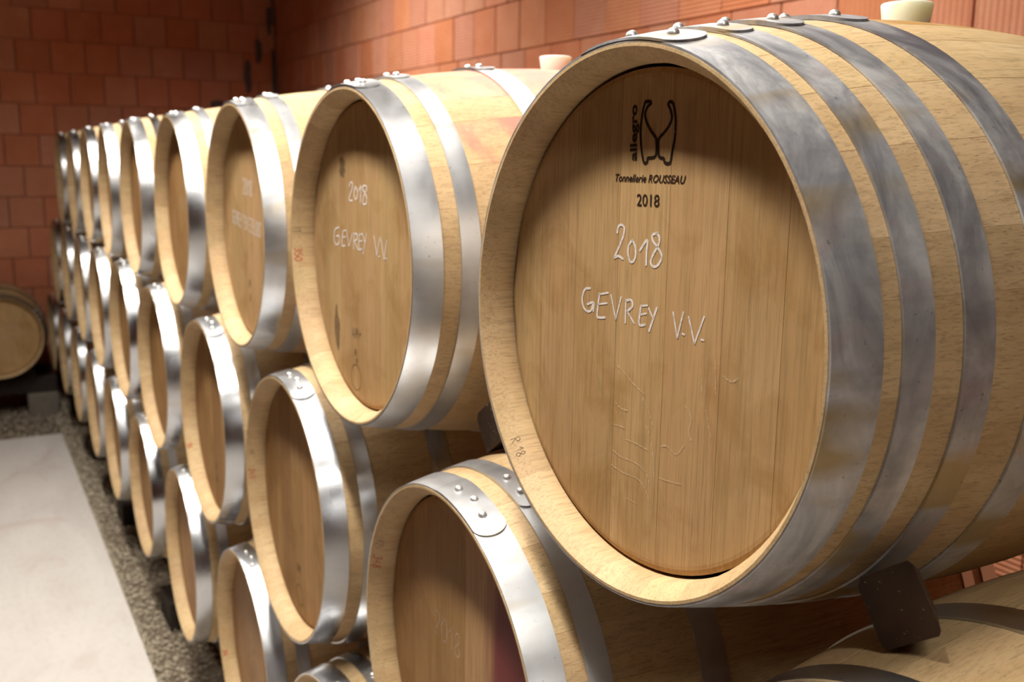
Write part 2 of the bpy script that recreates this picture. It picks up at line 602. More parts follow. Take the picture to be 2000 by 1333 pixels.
# ------------------------------------------------------------------ ceiling lamps (above the frame), plus the added fill row by the back wall
for i, (lx, ly, watts, spread) in enumerate(LAMPS):
    root = link('ceiling_light', None, None, (lx, ly, LAMP_Z))
    tag(root, ('linear white ceiling light behind the camera', 'linear white ceiling light above the front of the foreground barrel',
               'linear white ceiling light above the front of the fourth top-tier barrel', 'linear white ceiling light above the aisle, nearest the end wall',
               'added unseen fill light by the back wall, nearer the camera', 'added unseen fill light by the back wall, farther from the camera')[i], 'ceiling light', 'linear ceiling lights over the aisle')
    q = MB()
    q.cbox(-0.66, 0.66, -0.09, 0.09, 0.03, 0.09, 0.01)
    link('housing', q.mesh('housing', 'lamp_white'), root)
    for s in (-0.3, 0.3):
        q = MB(); q.box(s - 0.008, s + 0.008, -0.008, 0.008, 0.09, ZC - LAMP_Z)
        link('hanger', q.mesh('hanger', 'lamp_white'), root)
    ld = bpy.data.lights.new('tube_light', 'AREA')
    ld.shape = 'RECTANGLE'
    ld.size, ld.size_y = 1.2, 0.13
    ld.energy = watts
    ld.color = LAMP_COL
    ld.spread = R_(spread)
    link('tube_light', ld, root, (0, 0, 0.02))

# ------------------------------------------------------------------ barrel geometry (axis = +Y, front chime at y = 0)
L, RB, RC = 0.90, 0.350, 0.298
HEADY, HEADR = 0.040, 0.2766
ORIG = Vector((0, -L / 2, RB))      # barrel axis frame inside the thing whose origin is the bilge bottom


def rad(y):
    return RB - (RB - RC) * ((y - L / 2) / (L / 2)) ** 2


def stave_mesh(width_deg, mat):
    ys = [0.0, 0.020, 0.040, 0.062, 0.11, 0.17, 0.24, 0.31, 0.38]
    ys = ys + [0.45] + [L - y for y in reversed(ys)]

    def inner(y):
        e = min(y, L - y)
        if e <= 0.0:
            return 0.2945
        if e <= 0.0201:
            return 0.2808
        if e <= 0.0401:
            return 0.2800
        return rad(y) - 0.027
    hw = R_(width_deg / 2)
    d = 0.0004 / RB
    angs = [(-hw + 0.00006, 0.00035), (-hw + d, 0.0)] + [(-hw + hw * 2 * t, 0.0) for t in (0.25, 0.5, 0.75)] + [(hw - d, 0.0), (hw - 0.00006, 0.00035)]
    na, ny = len(angs), len(ys)
    q = MB()
    vs = []
    for y in ys:
        for a, dr in angs:
            r = rad(y) - dr
            vs.append((r * math.sin(a), y, r * math.cos(a)))
    for y in ys:
        for a, dr in angs:
            r = inner(y)
            vs.append((r * math.sin(a), y, r * math.cos(a)))
    off = na * ny
    fs = []
    for i in range(ny - 1):
        for j in range(na - 1):
            p = i * na + j
            fs.append((p, p + na, p + na + 1, p + 1))
            fs.append((off + p, off + p + 1, off + p + na + 1, off + p + na))
        p = i * na
        fs.append((p, off + p, off + p + na, p + na))
        p = i * na + na - 1
        fs.append((p, p + na, off + p + na, off + p))
    for j in range(na - 1):
        fs.append((j, j + 1, off + j + 1, off + j))
        p = (ny - 1) * na + j
        fs.append((p, off + p, off + p + 1, p + 1))
    q.add(vs, fs)
    return fix_normals(q.mesh('stave', mat, 35))


STAVE_W = {'n': 10.0, 'm': 13.0, 'w': 15.5}
_p = list('mwnmwmnmwnmmwnwmnmwnmwmnmnmw')
assert _p.count('n') == 8 and _p.count('m') == 12 and _p.count('w') == 8, (_p.count('n'), _p.count('m'), _p.count('w'))
STAVES = {}


def stave_data(k, mat):
    if (k, mat) not in STAVES:
        STAVES[(k, mat)] = stave_mesh(STAVE_W[k], mat)
    return STAVES[(k, mat)]


def board_mesh(x0, x1, mat):
    def outline(inset, r):
        a, c = x0 + inset, x1 - inset
        a, c = max(a, -r * 0.9995), min(c, r * 0.9995)
        n = 6
        up = [(a + (c - a) * i / n) for i in range(n + 1)]
        return [(x, math.sqrt(max(r * r - x * x, 1e-8))) for x in up] + [(x, -math.sqrt(max(r * r - x * x, 1e-8))) for x in reversed(up)]
    o1, o2, o3 = outline(0.0003, HEADR - 0.010), outline(0.0002, HEADR - 0.006), outline(0.0001, HEADR)
    n = len(o1)
    q = MB()
    vs = [(x, HEADY, z) for x, z in o1] + [(x, HEADY + 0.0003, z) for x, z in o2] + [(x, HEADY + 0.0022, z) for x, z in o3] + [(x, HEADY + 0.022, z) for x, z in o3]
    fs = [tuple(range(n)), tuple(range(4 * n - 1, 3 * n - 1, -1))]
    for k in range(3):
        for i in range(n):
            j = (i + 1) % n
            fs.append((k * n + i, k * n + j, (k + 1) * n + j, (k + 1) * n + i))
    q.add(vs, fs)
    return fix_normals(q.mesh('head_board', mat))


BOARDS = {'a': [-0.2766, -0.205, -0.130, -0.046, 0.040, 0.128, 0.208, 0.2766],
          'b': [-0.2766, -0.222, -0.118, -0.028, 0.075, 0.160, 0.2766],
          'c': [-0.2766, -0.180, -0.095, 0.012, 0.098, 0.195, 0.2766]}
BOARD_DATA = {}


def board_data(var, i, mat):
    k = (var, i, mat)
    if k not in BOARD_DATA:
        xs = BOARDS[var]
        BOARD_DATA[k] = board_mesh(xs[i], xs[i + 1], mat)
    return BOARD_DATA[k]


q = MB()
n = 48
q.add([(HEADR * math.cos(2 * math.pi * i / n), L - HEADY, HEADR * math.sin(2 * math.pi * i / n)) for i in range(n)]
      + [(HEADR * math.cos(2 * math.pi * i / n), L - HEADY - 0.022, HEADR * math.sin(2 * math.pi * i / n)) for i in range(n)],
      [tuple(range(n)), tuple(range(2 * n - 1, n - 1, -1))] + [(i, (i + 1) % n, n + (i + 1) % n, n + i) for i in range(n)])
REAR_HEAD = fix_normals(q.mesh('rear_head', 'head_old'))

HOOP_DATA = {}
HT = 0.0024


def hoop_data(y0, y1, mat, plate):
    """steel band between y0 and y1 with the riveted overlap (plate = start, end degrees)"""
    k = (y0, y1, mat, plate)
    if k in HOOP_DATA:
        return HOOP_DATA[k]
    q = MB()
    n = 120
    t = HT
    e0 = 0.0
    prof = [(y0, rad(y0) + 0.0004), (y0, rad(y0) + 0.0004 + t), ((y0 + y1) / 2, rad((y0 + y1) / 2) + 0.0004 + t),
            (y1, rad(y1) + 0.0004 + t), (y1, rad(y1) - 0.001)]
    if y0 <= 0.0:
        prof[0] = (y0 + 0.0005, prof[0][1]); prof[1] = (y0 + 0.0005, prof[1][1])
    if y1 >= L:
        prof[3] = (y1 - 0.0005, prof[3][1]); prof[4] = (y1 - 0.0005, prof[4][1])
    vs, fs = [], []
    for i in range(n):
        a = 2 * math.pi * i / n
        for y, r in prof:
            vs.append((r * math.sin(a), y, r * math.cos(a)))
    p = len(prof)
    for i in range(n):
        j = (i + 1) % n
        for s in range(p - 1):
            fs.append((i * p + s, i * p + s + 1, j * p + s + 1, j * p + s))
        fs.append((i * p + p - 1, i * p, j * p, j * p + p - 1))
    q.add(vs, fs)
    # overlap
    a0, a1 = plate
    W = (y1 - y0) / 2
    yc = (y0 + y1) / 2
    capdeg = math.degrees(W / rad(yc)) * 0.85
    ang = [a0 + (a1 - capdeg - a0) * i / 8 for i in range(9)] + [a1 - capdeg + capdeg * math.sin(math.pi / 2 * i / 7) for i in range(1, 8)]
    vs, fs = [], []
    for a in ang:
        if a <= a1 - capdeg:
            w = W
        else:
            w = W * math.sqrt(max(0.0, 1 - ((a - a1 + capdeg) / capdeg) ** 2)) + 0.0004
        lift = 0.0026 * min(1.0, (a - a0) / 4.0 + 0.02)
        ar = R_(a)
        for yy, dr in ((yc - w, 0.0), (yc - w, lift), (yc, lift), (yc + w, lift), (yc + w, 0.0)):
            r = rad(yy) + 0.0004 + t + dr
            vs.append((r * math.sin(ar), yy, r * math.cos(ar)))
    for i in range(len(ang) - 1):
        for s in range(4):
            fs.append((i * 5 + s, i * 5 + s + 1, i * 5 + s + 6, i * 5 + s + 5))
    e = (len(ang) - 1) * 5
    fs.append((e, e + 1, e + 2, e + 3, e + 4))
    q.add(vs, fs)
    HOOP_DATA[k] = fix_normals(q.mesh('hoop', mat, 30))
    return HOOP_DATA[k]


def dome(name, r, h, mat, n=12):
    q = MB()
    vs, fs = [], []
    rings = [(1.0, -0.3), (1.0, 0.0), (0.92, 0.42), (0.7, 0.74), (0.38, 0.94)]
    for a, c in rings:
        for i in range(n):
            t = 2 * math.pi * i / n
            vs.append((r * a * math.cos(t), r * a * math.sin(t), h * c))
    vs.append((0, 0, h))
    for k in range(len(rings) - 1):
        for i in range(n):
            j = (i + 1) % n
            fs.append((k * n + i, k * n + j, (k + 1) * n + j, (k + 1) * n + i))
    k = (len(rings) - 1) * n
    for i in range(n):
        fs.append((k + i, k + (i + 1) % n, len(vs) - 1))
    q.add(vs, fs)
    return fix_normals(q.mesh(name, mat, 50))


RIVET = dome('rivet', 0.0068, 0.0060, 'rivet')
NAIL = dome('nail', 0.0032, 0.0014, 'nail', 8)


def bung_data(mat):
    q = MB()
    n = 28
    prof = [(0.0, -0.012), (0.0262, -0.012), (0.0285, 0.004), (0.0312, 0.0235), (0.0306, 0.0252), (0.0295, 0.0258), (0.0, 0.0252)]
    vs, fs = [], []
    for r, z in prof[1:-1]:
        for i in range(n):
            t = 2 * math.pi * i / n
            vs.append((r * math.cos(t), r * math.sin(t), z))
    a, c = len(vs), len(vs) + 1
    vs += [(0, 0, prof[0][1]), (0, 0, prof[-1][1])]
    m_ = len(prof) - 2
    for k in range(m_ - 1):
        for i in range(n):
            j = (i + 1) % n
            fs.append((k * n + i, k * n + j, (k + 1) * n + j, (k + 1) * n + i))
    for i in range(n):
        j = (i + 1) % n
        fs.append((a, j, i))
        fs.append((c, (m_ - 1) * n + i, (m_ - 1) * n + j))
    q.add(vs, fs)
    return fix_normals(q.mesh('bung', mat, 40))


BUNG = {k: bung_data(k) for k in ('bung', 'bung_pink')}

HOOPS6 = [(0.0, 0.048), (0.077, 0.109), (0.235, 0.277), (0.623, 0.665), (0.791, 0.823), (0.852, 0.900)]
HOOPS8 = [(0.0, 0.052), (0.073, 0.106), (0.140, 0.175), (0.228, 0.271), (0.629, 0.672), (0.725, 0.76), (0.794, 0.827), (0.848, 0.900)]


def barrel(x, y, z, yaw=0.0, spec=None, label='', group=None, rotz=None):
    """x, y, z: centre of the front chime; z above the front barrel's axis"""
    sp = dict(hoops=HOOPS6, hoopmat='hoop', boards='b', head='head', bung='bung', roll=0.0, rivets3=True, shift=0)
    sp.update(spec or {})
    a = yaw if rotz is None else rotz
    # thing origin = bottom of the bilge
    d = Vector((-math.sin(a), math.cos(a), 0)) * (L / 2)
    root = link('wine_barrel', None, None, (x + d.x, y + d.y, z + H - RB), (0, 0, a))
    root.empty_display_size = 0.1
    tag(root, label, 'barrel', group)
    ang = -90.0 + sp['shift']
    pat = _p[sp['shift'] % 28:] + _p[:sp['shift'] % 28]
    smats = sp.get('stave_mats', [])
    tot = 0.0
    for k in pat:
        w = STAVE_W[k]
        c = ang + w / 2
        ang += w
        cc = (c + 180) % 360 - 180
        mt = 'stave'
        for lo, hi, mm in smats:
            if lo <= cc <= hi:
                mt = mm
        link('stave', stave_data(k, mt), root, ORIG, (0, R_(c), 0))
    xs = BOARDS[sp['boards']]
    for i in range(len(xs) - 1):
        mt = sp['head']
        if sp.get('wine_head') and xs[i + 1] > 0.05:
            mt = 'head_wine'
        link('head_board', board_data(sp['boards'], i, mt), root, ORIG)
    link('rear_head', REAR_HEAD, root, ORIG)
    for hi, (y0, y1) in enumerate(sp['hoops']):
        first = (y0 == 0.0 or y1 == L)
        if sp['rivets3']:
            plate = (-14.0, 14.5) if first else (-12.0, 9.5)
            rv = (-7.0, 0.0, 7.0) if first else (-4.0, 3.5)
        else:
            plate = (-14.0, 16.0)
            rv = (-3.0, 9.5)
        ro = R_(sp['roll'])
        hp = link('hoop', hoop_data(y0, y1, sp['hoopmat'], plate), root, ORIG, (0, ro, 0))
        yc = (y0 + y1) / 2
        r = rad(yc) + 0.0004 + HT + 0.0024
        slope = math.atan((rad(yc + 0.01) - rad(yc - 0.01)) / 0.02)
        for q_, ra in enumerate(rv):
            yy = yc + (0.006 if (first and q_ == 1 and sp['rivets3']) else 0.0)
            ar = R_(ra)
            o = link('rivet', RIVET, hp, (r * math.sin(ar), yy, r * math.cos(ar)))
            o.rotation_euler = (slope, ar, 0)
        if hi < len(sp['hoops']) / 2:
            ar = R_(sp.get('nail', 101.0) - 3.0 * hi)
            r -= 0.0025
            o = link('nail', NAIL, hp, (r * math.sin(ar), yc + 0.008, r * math.cos(ar)))
            o.rotation_euler = (slope, ar, 0)
    link('bung', BUNG[sp['bung']], root, ORIG + Vector((0, L / 2 - 0.008, RB)))
    return root


# ------------------------------------------------------------------ writing
def catmull(pts, seg=5):
    if len(pts) < 3:
        return pts
    closed = (Vector(pts[0]) - Vector(pts[-1])).length < 1e-5
    out = []
    n = len(pts)
    for i in range(n - 1):
        p1, p2 = Vector(pts[i]), Vector(pts[i + 1])
        p0 = Vector(pts[i - 1]) if i > 0 else (Vector(pts[-2]) if closed else p1)
        p3 = Vector(pts[i + 2]) if i + 2 < n else (Vector(pts[1]) if closed else p2)
        for s in range(seg):
            t = s / seg
            out.append(0.5 * ((2 * p1) + (p2 - p0) * t + (2 * p0 - 5 * p1 + 4 * p2 - p3) * t * t + (3 * p1 - p0 - 3 * p2 + p3) * t ** 3))
    out.append(Vector(pts[-1]))
    return [tuple(p) for p in out]


def ribbon(q, pts, width, place, smooth=True):
    """flat stroke along pts (2-D), mapped to the surface by place(u, v)"""
    p = [Vector(a) for a in (catmull(pts) if smooth else pts)]
    p = [a for i, a in enumerate(p) if i == 0 or (a - p[i - 1]).length > 1e-6]
    if len(p) < 2:
        return
    h = width / 2
    vs, fs = [], []
    n = len(p)
    for i in range(n):
        d = (p[min(i + 1, n - 1)] - p[max(i - 1, 0)])
        if d.length < 1e-9:
            d = p[i] - p[i - 1]
        d.normalize()
        if i == 0:
            c = p[i] - d * h * 0.6
        elif i == n - 1:
            c = p[i] + d * h * 0.6
        else:
            c = p[i]
        nrm = Vector((-d.y, d.x))
        hh = h * (0.75 if i in (0, n - 1) else 1.0)
        vs.append(place(*(c + nrm * hh)))
        vs.append(place(*(c - nrm * hh)))
    for i in range(n - 1):
        fs.append((2 * i, 2 * i + 1, 2 * i + 3, 2 * i + 2))
    q.add(vs, fs)


def on_head(u, v):
    return (u, HEADY - 0.00035, v)


def on_bevel(phi0, cx=0.0121):
    """text on the bevelled chime: u runs anticlockwise seen from the front, v towards the head"""
    def f(u, v):
        t = (v + cx) / 0.0243
        r = 0.2945 - 0.0137 * t - 0.0003
        y = 0.020 * t - 0.0003
        a = R_(phi0) - u / 0.289
        return (r * math.sin(a), y, r * math.cos(a))
    return f


FONT = {
    '0': (0.55, [[(.28, 1), (.05, .7), (.03, .35), (.2, 0), (.42, .1), (.52, .5), (.45, .85), (.28, 1)]]),
    '1': (0.4, [[(.0, .65), (.3, 1)], [(.3, 1), (.28, 0)]]),
    '2': (0.55, [[(.02, .75), (.12, .97), (.35, 1), (.47, .75), (.3, .4), (.02, .03)], [(.02, .03), (.52, .0)]]),
    '3': (0.5, [[(.03, .9), (.25, 1), (.43, .8), (.2, .55)], [(.2, .55), (.46, .35), (.35, .05), (.02, .05)]]),
    '4': (0.55, [[(.3, 1), (.02, .4)], [(.02, .4), (.52, .4)], [(.38, .7), (.36, 0)]]),
    '5': (0.5, [[(.45, 1), (.08, 1)], [(.08, 1), (.05, .55)], [(.05, .55), (.35, .6), (.45, .3), (.25, 0), (.02, .08)]]),
    '7': (0.5, [[(.0, 1), (.47, 1)], [(.47, 1), (.15, 0)]]),
    '8': (0.52, [[(.27, .52), (.07, .75), (.25, 1), (.45, .78), (.27, .52), (.03, .25), (.25, 0), (.48, .22), (.27, .52)]]),
    'G': (0.6, [[(.5, .9), (.25, 1), (.03, .6), (.1, .1), (.35, 0), (.5, .25)], [(.3, .42), (.52, .42)]]),
    'E': (0.5, [[(.05, 1), (.03, 0)], [(.05, 1), (.45, 1)], [(.04, .52), (.38, .52)], [(.03, 0), (.46, 0)]]),
    'V': (0.55, [[(.0, 1), (.26, 0)], [(.26, 0), (.52, 1)]]),
    'R': (0.55, [[(.03, 1), (.03, 0)], [(.03, 1), (.4, .95), (.42, .65), (.05, .5)], [(.12, .5), (.48, 0)]]),
    'Y': (0.52, [[(.0, 1), (.25, .55)], [(.5, 1), (.12, -.15)]]),
    'A': (0.55, [[(.0, 0), (.27, 1)], [(.27, 1), (.52, 0)], [(.1, .35), (.43, .35)]]),
    'M': (0.65, [[(.02, 0), (.06, 1)], [(.06, 1), (.3, .3)], [(.3, .3), (.55, 1)], [(.55, 1), (.6, 0)]]),
    'N': (0.55, [[(.03, 0), (.03, 1)], [(.03, 1), (.47, 0)], [(.47, 0), (.47, 1)]]),
    'T': (0.5, [[(.0, 1), (.48, 1)], [(.24, 1), (.24, 0)]]),
    'L': (0.45, [[(.04, 1), (.03, 0)], [(.03, 0), (.42, 0)]]),
    'O': (0.6, [[(.28, 1), (.03, .6), (.1, .1), (.35, .0), (.55, .45), (.45, .9), (.28, 1)]]),
    'I': (0.2, [[(.08, 1), (.08, 0)]]),
    'S': (0.5, [[(.45, .9), (.22, 1), (.05, .78), (.25, .52), (.45, .28), (.25, 0), (.0, .1)]]),
    '+': (0.5, [[(.05, .45), (.45, .45)], [(.25, .7), (.25, .2)]]),
    "'": (0.2, [[(.1, 1.05), (.06, .75)]]),
    '.': (0.25, [[(.06, .02), (.12, .04)]]),
    ' ': (0.4, []),
}


def write(name, parent, text, size, place, mat, width, u0=0.0, v0=0.0, tilt=0.0, squeeze=1.0, gap=0.12, label=None):
    q = MB()
    u = 0.0
    ct, st = math.cos(tilt), math.sin(tilt)
    for ch in text:
        w, strokes = FONT[ch]
        for s in strokes:
            pts = []
            for a, c in s:
                x_, y_ = (u + a * squeeze) * size, c * size
                pts.append((u0 + x_ * ct - y_ * st, v0 + x_ * st + y_ * ct))
            ribbon(q, pts, width, place)
        u += (w + gap) * squeeze
    o = link(name, q.mesh(name, mat), parent, ORIG)
    if label:
        o['label'] = label
    return o


def strokes_obj(name, parent, strokes, width, mat, place=on_head, smooth=True, label=None):
    q = MB()
    for s in strokes:
        ribbon(q, [(a * 1e-4, c * 1e-4) for a, c in s], width, place, smooth)
    o = link(name, q.mesh(name, mat), parent, ORIG)
    if label:
        o['label'] = label
    return o


def font_text(name, parent, text, box, mat, rot=0.0, shear=0.0, bold=0.0, label=None):
    """printed lettering: box = (x centre, z centre, length, height) in metres on the head"""
    cu_ = bpy.data.curves.new(name, 'FONT')
    cu_.body = text
    cu_.size = 1.0
    cu_.shear = shear
    cu_.offset = bold
    cu_.resolution_u = 3
    tmp = bpy.data.objects.new('tmp', cu_)
    COL.objects.link(tmp)
    dg = bpy.context.evaluated_depsgraph_get()
    me = bpy.data.meshes.new_from_object(tmp.evaluated_get(dg))
    bpy.data.objects.remove(tmp)
    bpy.data.curves.remove(cu_)
    xs = [v.co.x for v in me.vertices]
    ys = [v.co.y for v in me.vertices]
    x0, x1, y0, y1 = min(xs), max(xs), min(ys), max(ys)
    cx, cz, ln, ht = box
    ca, sa = math.cos(rot), math.sin(rot)
    for v in me.vertices:
        u = ((v.co.x - x0) / (x1 - x0) - 0.5) * ln
        w = ((v.co.y - y0) / (y1 - y0) - 0.5) * ht
        v.co = (cx + u * ca - w * sa, HEADY - 0.0004, cz + u * sa + w * ca)
    me.materials.clear()
    me.materials.append(MAT[mat])
    me.name = name
    o = link(name, me, parent, ORIG)
    if label:
        o['label'] = label
    return o


# ------------------------------------------------------------------ the stack
GROUP = 'oak wine barrels stacked in three tiers'
ORD = ['', 'second', 'third', 'fourth', 'fifth', 'sixth', 'seventh', 'eighth', 'ninth', 'tenth']
T_POS = [(-.013, .013, -.004, .033), (-.829, -.004, -.004, .017), (-1.631, -.007, .001, -.005), (-2.443, -.009, -.003, -.011),
         (-3.301, -.005, .003, -.016), (-4.159, .006, .002, -.033), (-4.957, .013, .005, -.005), (-5.776, .018, 0, -.007), (-6.608, .02, .001, -.007)]
M_POS = [(.400, -.022, -.578, 0), (-.389, -.022, -.603, -.001), (-1.244, -.015, -.606, .005), (-2.049, -.021, -.598, .001), (-2.881, -.024, -.597, .004),
         (-3.695, -.025, -.585, .001), (-4.513, -.025, -.602, .001), (-5.32, -.021, -.601, -.004), (-6.168, -.018, -.603, -.001), (-7.001, -.014, -.6, -.002)]
L_POS = [(.72, -.015, -1.206, 0), (-.115, -.015, -1.206, .001), (-.956, -.015, -1.204, .001), (-1.748, -.002, -1.211, -.01), (-2.546, -.016, -1.2, -.019), (-3.41, -.014, -1.213, .002),
         (-4.202, -.024, -1.209, -.004), (-5.028, -.021, -1.218, -.001), (-5.864, -.024, -1.215, .003), (-6.695, -.028, -1.213, .005), (-7.538, -.033, -1.205, .011)]

T, M_, L_ = [], [], []
VAR = ['a', 'b', 'c']
for i, (x, y, z, w) in enumerate(T_POS):
    sp = dict(boards=VAR[i % 3], shift=i * 3 + 1, roll=[1, 2, 4, 3, 5, 2, 4, 3, 5][i], head='head' if i in (0, 1, 2) else 'head_old')
    lab = 'oak wine barrel, %s from the camera in the top tier' % ORD[i]
    if i == 0:
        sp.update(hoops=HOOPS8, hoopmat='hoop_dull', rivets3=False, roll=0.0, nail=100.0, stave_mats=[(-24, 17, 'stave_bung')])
        lab = 'large foreground oak wine barrel with printed glass emblem and dull grey hoops'
    if i == 1:
        sp.update(hoopmat='hoop_pale', bung='bung_pink', stave_mats=[(5, 26, 'stave_wine'), (40, 52, 'stave_wine')])
        lab = 'oak wine barrel with white chalk writing, second from the camera in the top tier'
    if i == 2:
        sp['hoopmat'] = 'hoop_pale'
    T.append(barrel(x, y, z, w, sp, lab, GROUP))
for i, (x, y, z, w) in enumerate(M_POS):
    sp = dict(boards=VAR[(i + 1) % 3], shift=i * 4 + 2, roll=12 - (i % 3), head='head_old')
    lab = 'oak wine barrel, %s from the camera in the middle tier' % ORD[i]
    if i == 0:
        sp['roll'] = 4
        lab = 'oak wine barrel at the lower right corner, under the dark chock'
    if i == 1:
        sp.update(wine_head=True, roll=11, hoopmat='hoop_pale')
        lab = 'middle-tier oak wine barrel with purple wine stain on its head'
    M_.append(barrel(x, y, z, w, sp, lab, GROUP))
for i, (x, y, z, w) in enumerate(L_POS):
    sp = dict(boards=VAR[(i + 2) % 3], shift=i * 5 + 3, roll=11 - (i % 4), head='head_old')
    if i < 2:
        lab = ('oak wine barrel of the bottom tier, below the right end of the stack',
               'oak wine barrel of the bottom tier, hidden below the wine-stained barrel')[i]
    elif i == 2:
        lab = 'bottom-tier oak wine barrel showing only its top at the lower picture edge'
    else:
        lab = 'oak wine barrel, %s whose head shows from the camera in the bottom tier' % ('first' if i == 3 else ORD[i - 3])
    L_.append(barrel(x, y, z, w, sp, lab, GROUP))

# ---- writing on the front barrel
t1 = T[0]
C1 = [[[-488, 983], [-470, 1054], [-420, 1078], [-363, 1051], [-371, 965], [-437, 844], [-517, 719], [-525, 700], [-453, 725], [-366, 699]], [[-202, 926], [-269, 857], [-276, 754], [-238, 685], [-176, 691], [-139, 766], [-157, 866], [-210, 926]], [[-69, 818], [52, 945], [48, 808], [49, 669]], [[223, 1032], [139, 1002], [151, 941], [240, 873], [307, 793], [263, 702], [187, 665], [126, 702], [160, 792], [239, 898], [257, 985], [204, 1031]], [[-980, 295], [-1088, 268], [-1141, 164], [-1112, 56], [-1029, 12], [-950, 37], [-916, 124]], [[-1033, 95], [-907, 131], [-907, 29]], [[-793, 255], [-827, -1], [-779, -28], [-671, -12]], [[-806, 242], [-627, 283]], [[-814, 124], [-643, 160]], [[-568, 263], [-466, -4]], [[-466, -4], [-376, 261]], [[-286, 246], [-284, -17]], [[-285, 233], [-214, 255], [-171, 235], [-169, 183], [-258, 118]], [[-258, 118], [-125, 1]], [[-14, 216], [-34, 7], [67, 14]], [[-13, 211], [94, 231]], [[-20, 113], [80, 139]], [[124, 204], [193, 112]], [[261, 228], [202, 93], [143, -48]], [[533, 215], [613, -44]], [[613, -44], [693, 238]], [[694, 10], [723, 5]], [[779, 201], [886, -61]], [[886, -61], [1013, 235]], [[988, -5], [1022, -4]]]
LOGO = [[[-35, 2410], [-73, 2395], [-116, 2257], [-130, 2087], [-104, 1916], [-56, 1777], [3, 1777], [12, 1818], [97, 1824], [142, 1848], [150, 1915], [140, 2011], [115, 2047], [42, 2108], [-34, 2201], [-63, 2284], [-20, 2359], [33, 2386], [16, 2408], [-35, 2410]], [[355, 2394], [401, 2357], [440, 2217], [441, 2031], [404, 1868], [380, 1773], [298, 1773], [277, 1815], [212, 1827], [187, 1867], [176, 1987], [199, 2034], [289, 2099], [358, 2173], [380, 2242], [353, 2313], [313, 2372], [355, 2394]]]
FL = [[[-408, -538], [-252, -603], [-77, -701], [113, -768]], [[75, -815], [184, -936], [274, -1099]], [[-429, -966], [-316, -1023], [-186, -1021]], [[-437, -1244], [-349, -1237], [-239, -1238]], [[-211, -1368], [-39, -1365], [190, -1386]], [[-444, -1553], [-286, -1595], [-27, -1593], [186, -1655], [254, -1770]], [[-457, -1740], [-232, -1775], [26, -1769], [198, -1868], [268, -2009]], [[415, -1287], [520, -1259], [677, -1308], [798, -1174]], [[415, -1649], [545, -1644], [772, -1616]], [[-440, -2047], [-298, -2202]], [[-151, -2058], [43, -2066]], [[155, -1128], [242, -1239], [293, -1411], [329, -1668]], [[788, -748], [886, -850], [861, -1007], [903, -1096]], [[1108, -725], [1197, -997]], [[1206, -177], [1238, -528]], [[1333, -318], [1451, -353], [1543, -300]], [[1011, -333], [1033, -547]]]
strokes_obj('ray_fleck', t1, FL, 0.0021, 'fleck', label='pale wavy oak flecks')
strokes_obj('chalk_year', t1, C1[:4], 0.0031, 'chalk', label='white chalk year')
strokes_obj('chalk_name', t1, C1[4:19], 0.0031, 'chalk', label='white chalk capitals')
strokes_obj('chalk_initials', t1, C1[19:], 0.0031, 'chalk', label='white chalk initials')
strokes_obj('emblem', t1, LOGO, 0.0034, 'ink', label='printed wine glass emblem between two bottle halves')
font_text('printed_name', t1, 'allegro', (-0.0231, 0.2088, 0.0600, 0.0160), 'ink', rot=R_(92.5), bold=0.03)
font_text('printed_lettering', t1, 'Tonnellerie ROUSSEAU', (0.0045, 0.1603, 0.1195, 0.0086), 'ink', rot=R_(0.2), shear=0.28, bold=0.018)
font_text('printed_year', t1, '2018', (0.0040, 0.1370, 0.0390, 0.0132), 'ink', rot=R_(0.8), bold=0.01)
write('rim_stamp', t1, 'R 18.', 0.0125, on_bevel(-129.5, 0.009), 'pencil', 0.0008, squeeze=0.95)

# ---- second barrel
t2 = T[1]
C2 = [[[-658, 1254], [-601, 1333], [-495, 1316], [-520, 1220], [-691, 1022], [-509, 1002]], [[-339, 1264], [-428, 1147], [-349, 1035], [-240, 1135], [-328, 1264]], [[-186, 1193], [-80, 1272], [-122, 988]], [[124, 1296], [-9, 1247], [166, 1112], [161, 982], [10, 975], [46, 1107], [201, 1243], [124, 1296]], [[-1233, 469], [-1468, 405], [-1525, 217], [-1414, 124], [-1249, 178], [-1242, 299], [-1404, 287]], [[-1031, 426], [-1102, 149], [-933, 143]], [[-1031, 414], [-863, 437]], [[-1060, 292], [-902, 312]], [[-831, 408], [-734, 139]], [[-734, 139], [-537, 409]], [[-451, 415], [-497, 119]], [[-452, 403], [-304, 398], [-329, 308], [-458, 271]], [[-458, 271], [-263, 120]], [[-188, 414], [-231, 142], [-95, 153]], [[-188, 406], [-43, 424]], [[-204, 279], [-68, 301]], [[-42, 443], [54, 299]], [[161, 458], [-27, 63]], [[506, 426], [621, 102]], [[621, 102], [775, 427]], [[698, 90], [736, 86]], [[821, 394], [952, 51]], [[952, 51], [1073, 395]], [[1018, 83], [1055, 79]]]
strokes_obj('chalk_year', t2, C2[:4], 0.0036, 'chalk', label='white chalk year')
strokes_obj('chalk_name', t2, C2[4:18], 0.0036, 'chalk', label='white chalk capitals')
strokes_obj('chalk_initials', t2, C2[18:], 0.0036, 'chalk', label='white chalk initials')
write('burnt_mark', t2, 'AM+', 0.019, on_head, 'pencil', 0.0024, -0.063, -0.157, R_(6), 1.25)
circ = [[(-470 + 250 * math.cos(a), -2310 + 245 * math.sin(a)) for a in [2 * math.pi * i / 16 for i in range(17)]]]
strokes_obj('burnt_ring', t2, circ, 0.0016, 'pencil')
write('burnt_letter', t2, 'R', 0.012, on_head, 'pencil', 0.0024, -0.052, -0.190, 0, 1.3)
write('burnt_letter', t2, 'M', 0.010, on_head, 'pencil', 0.0020, -0.046, -0.204, 0, 1.2)
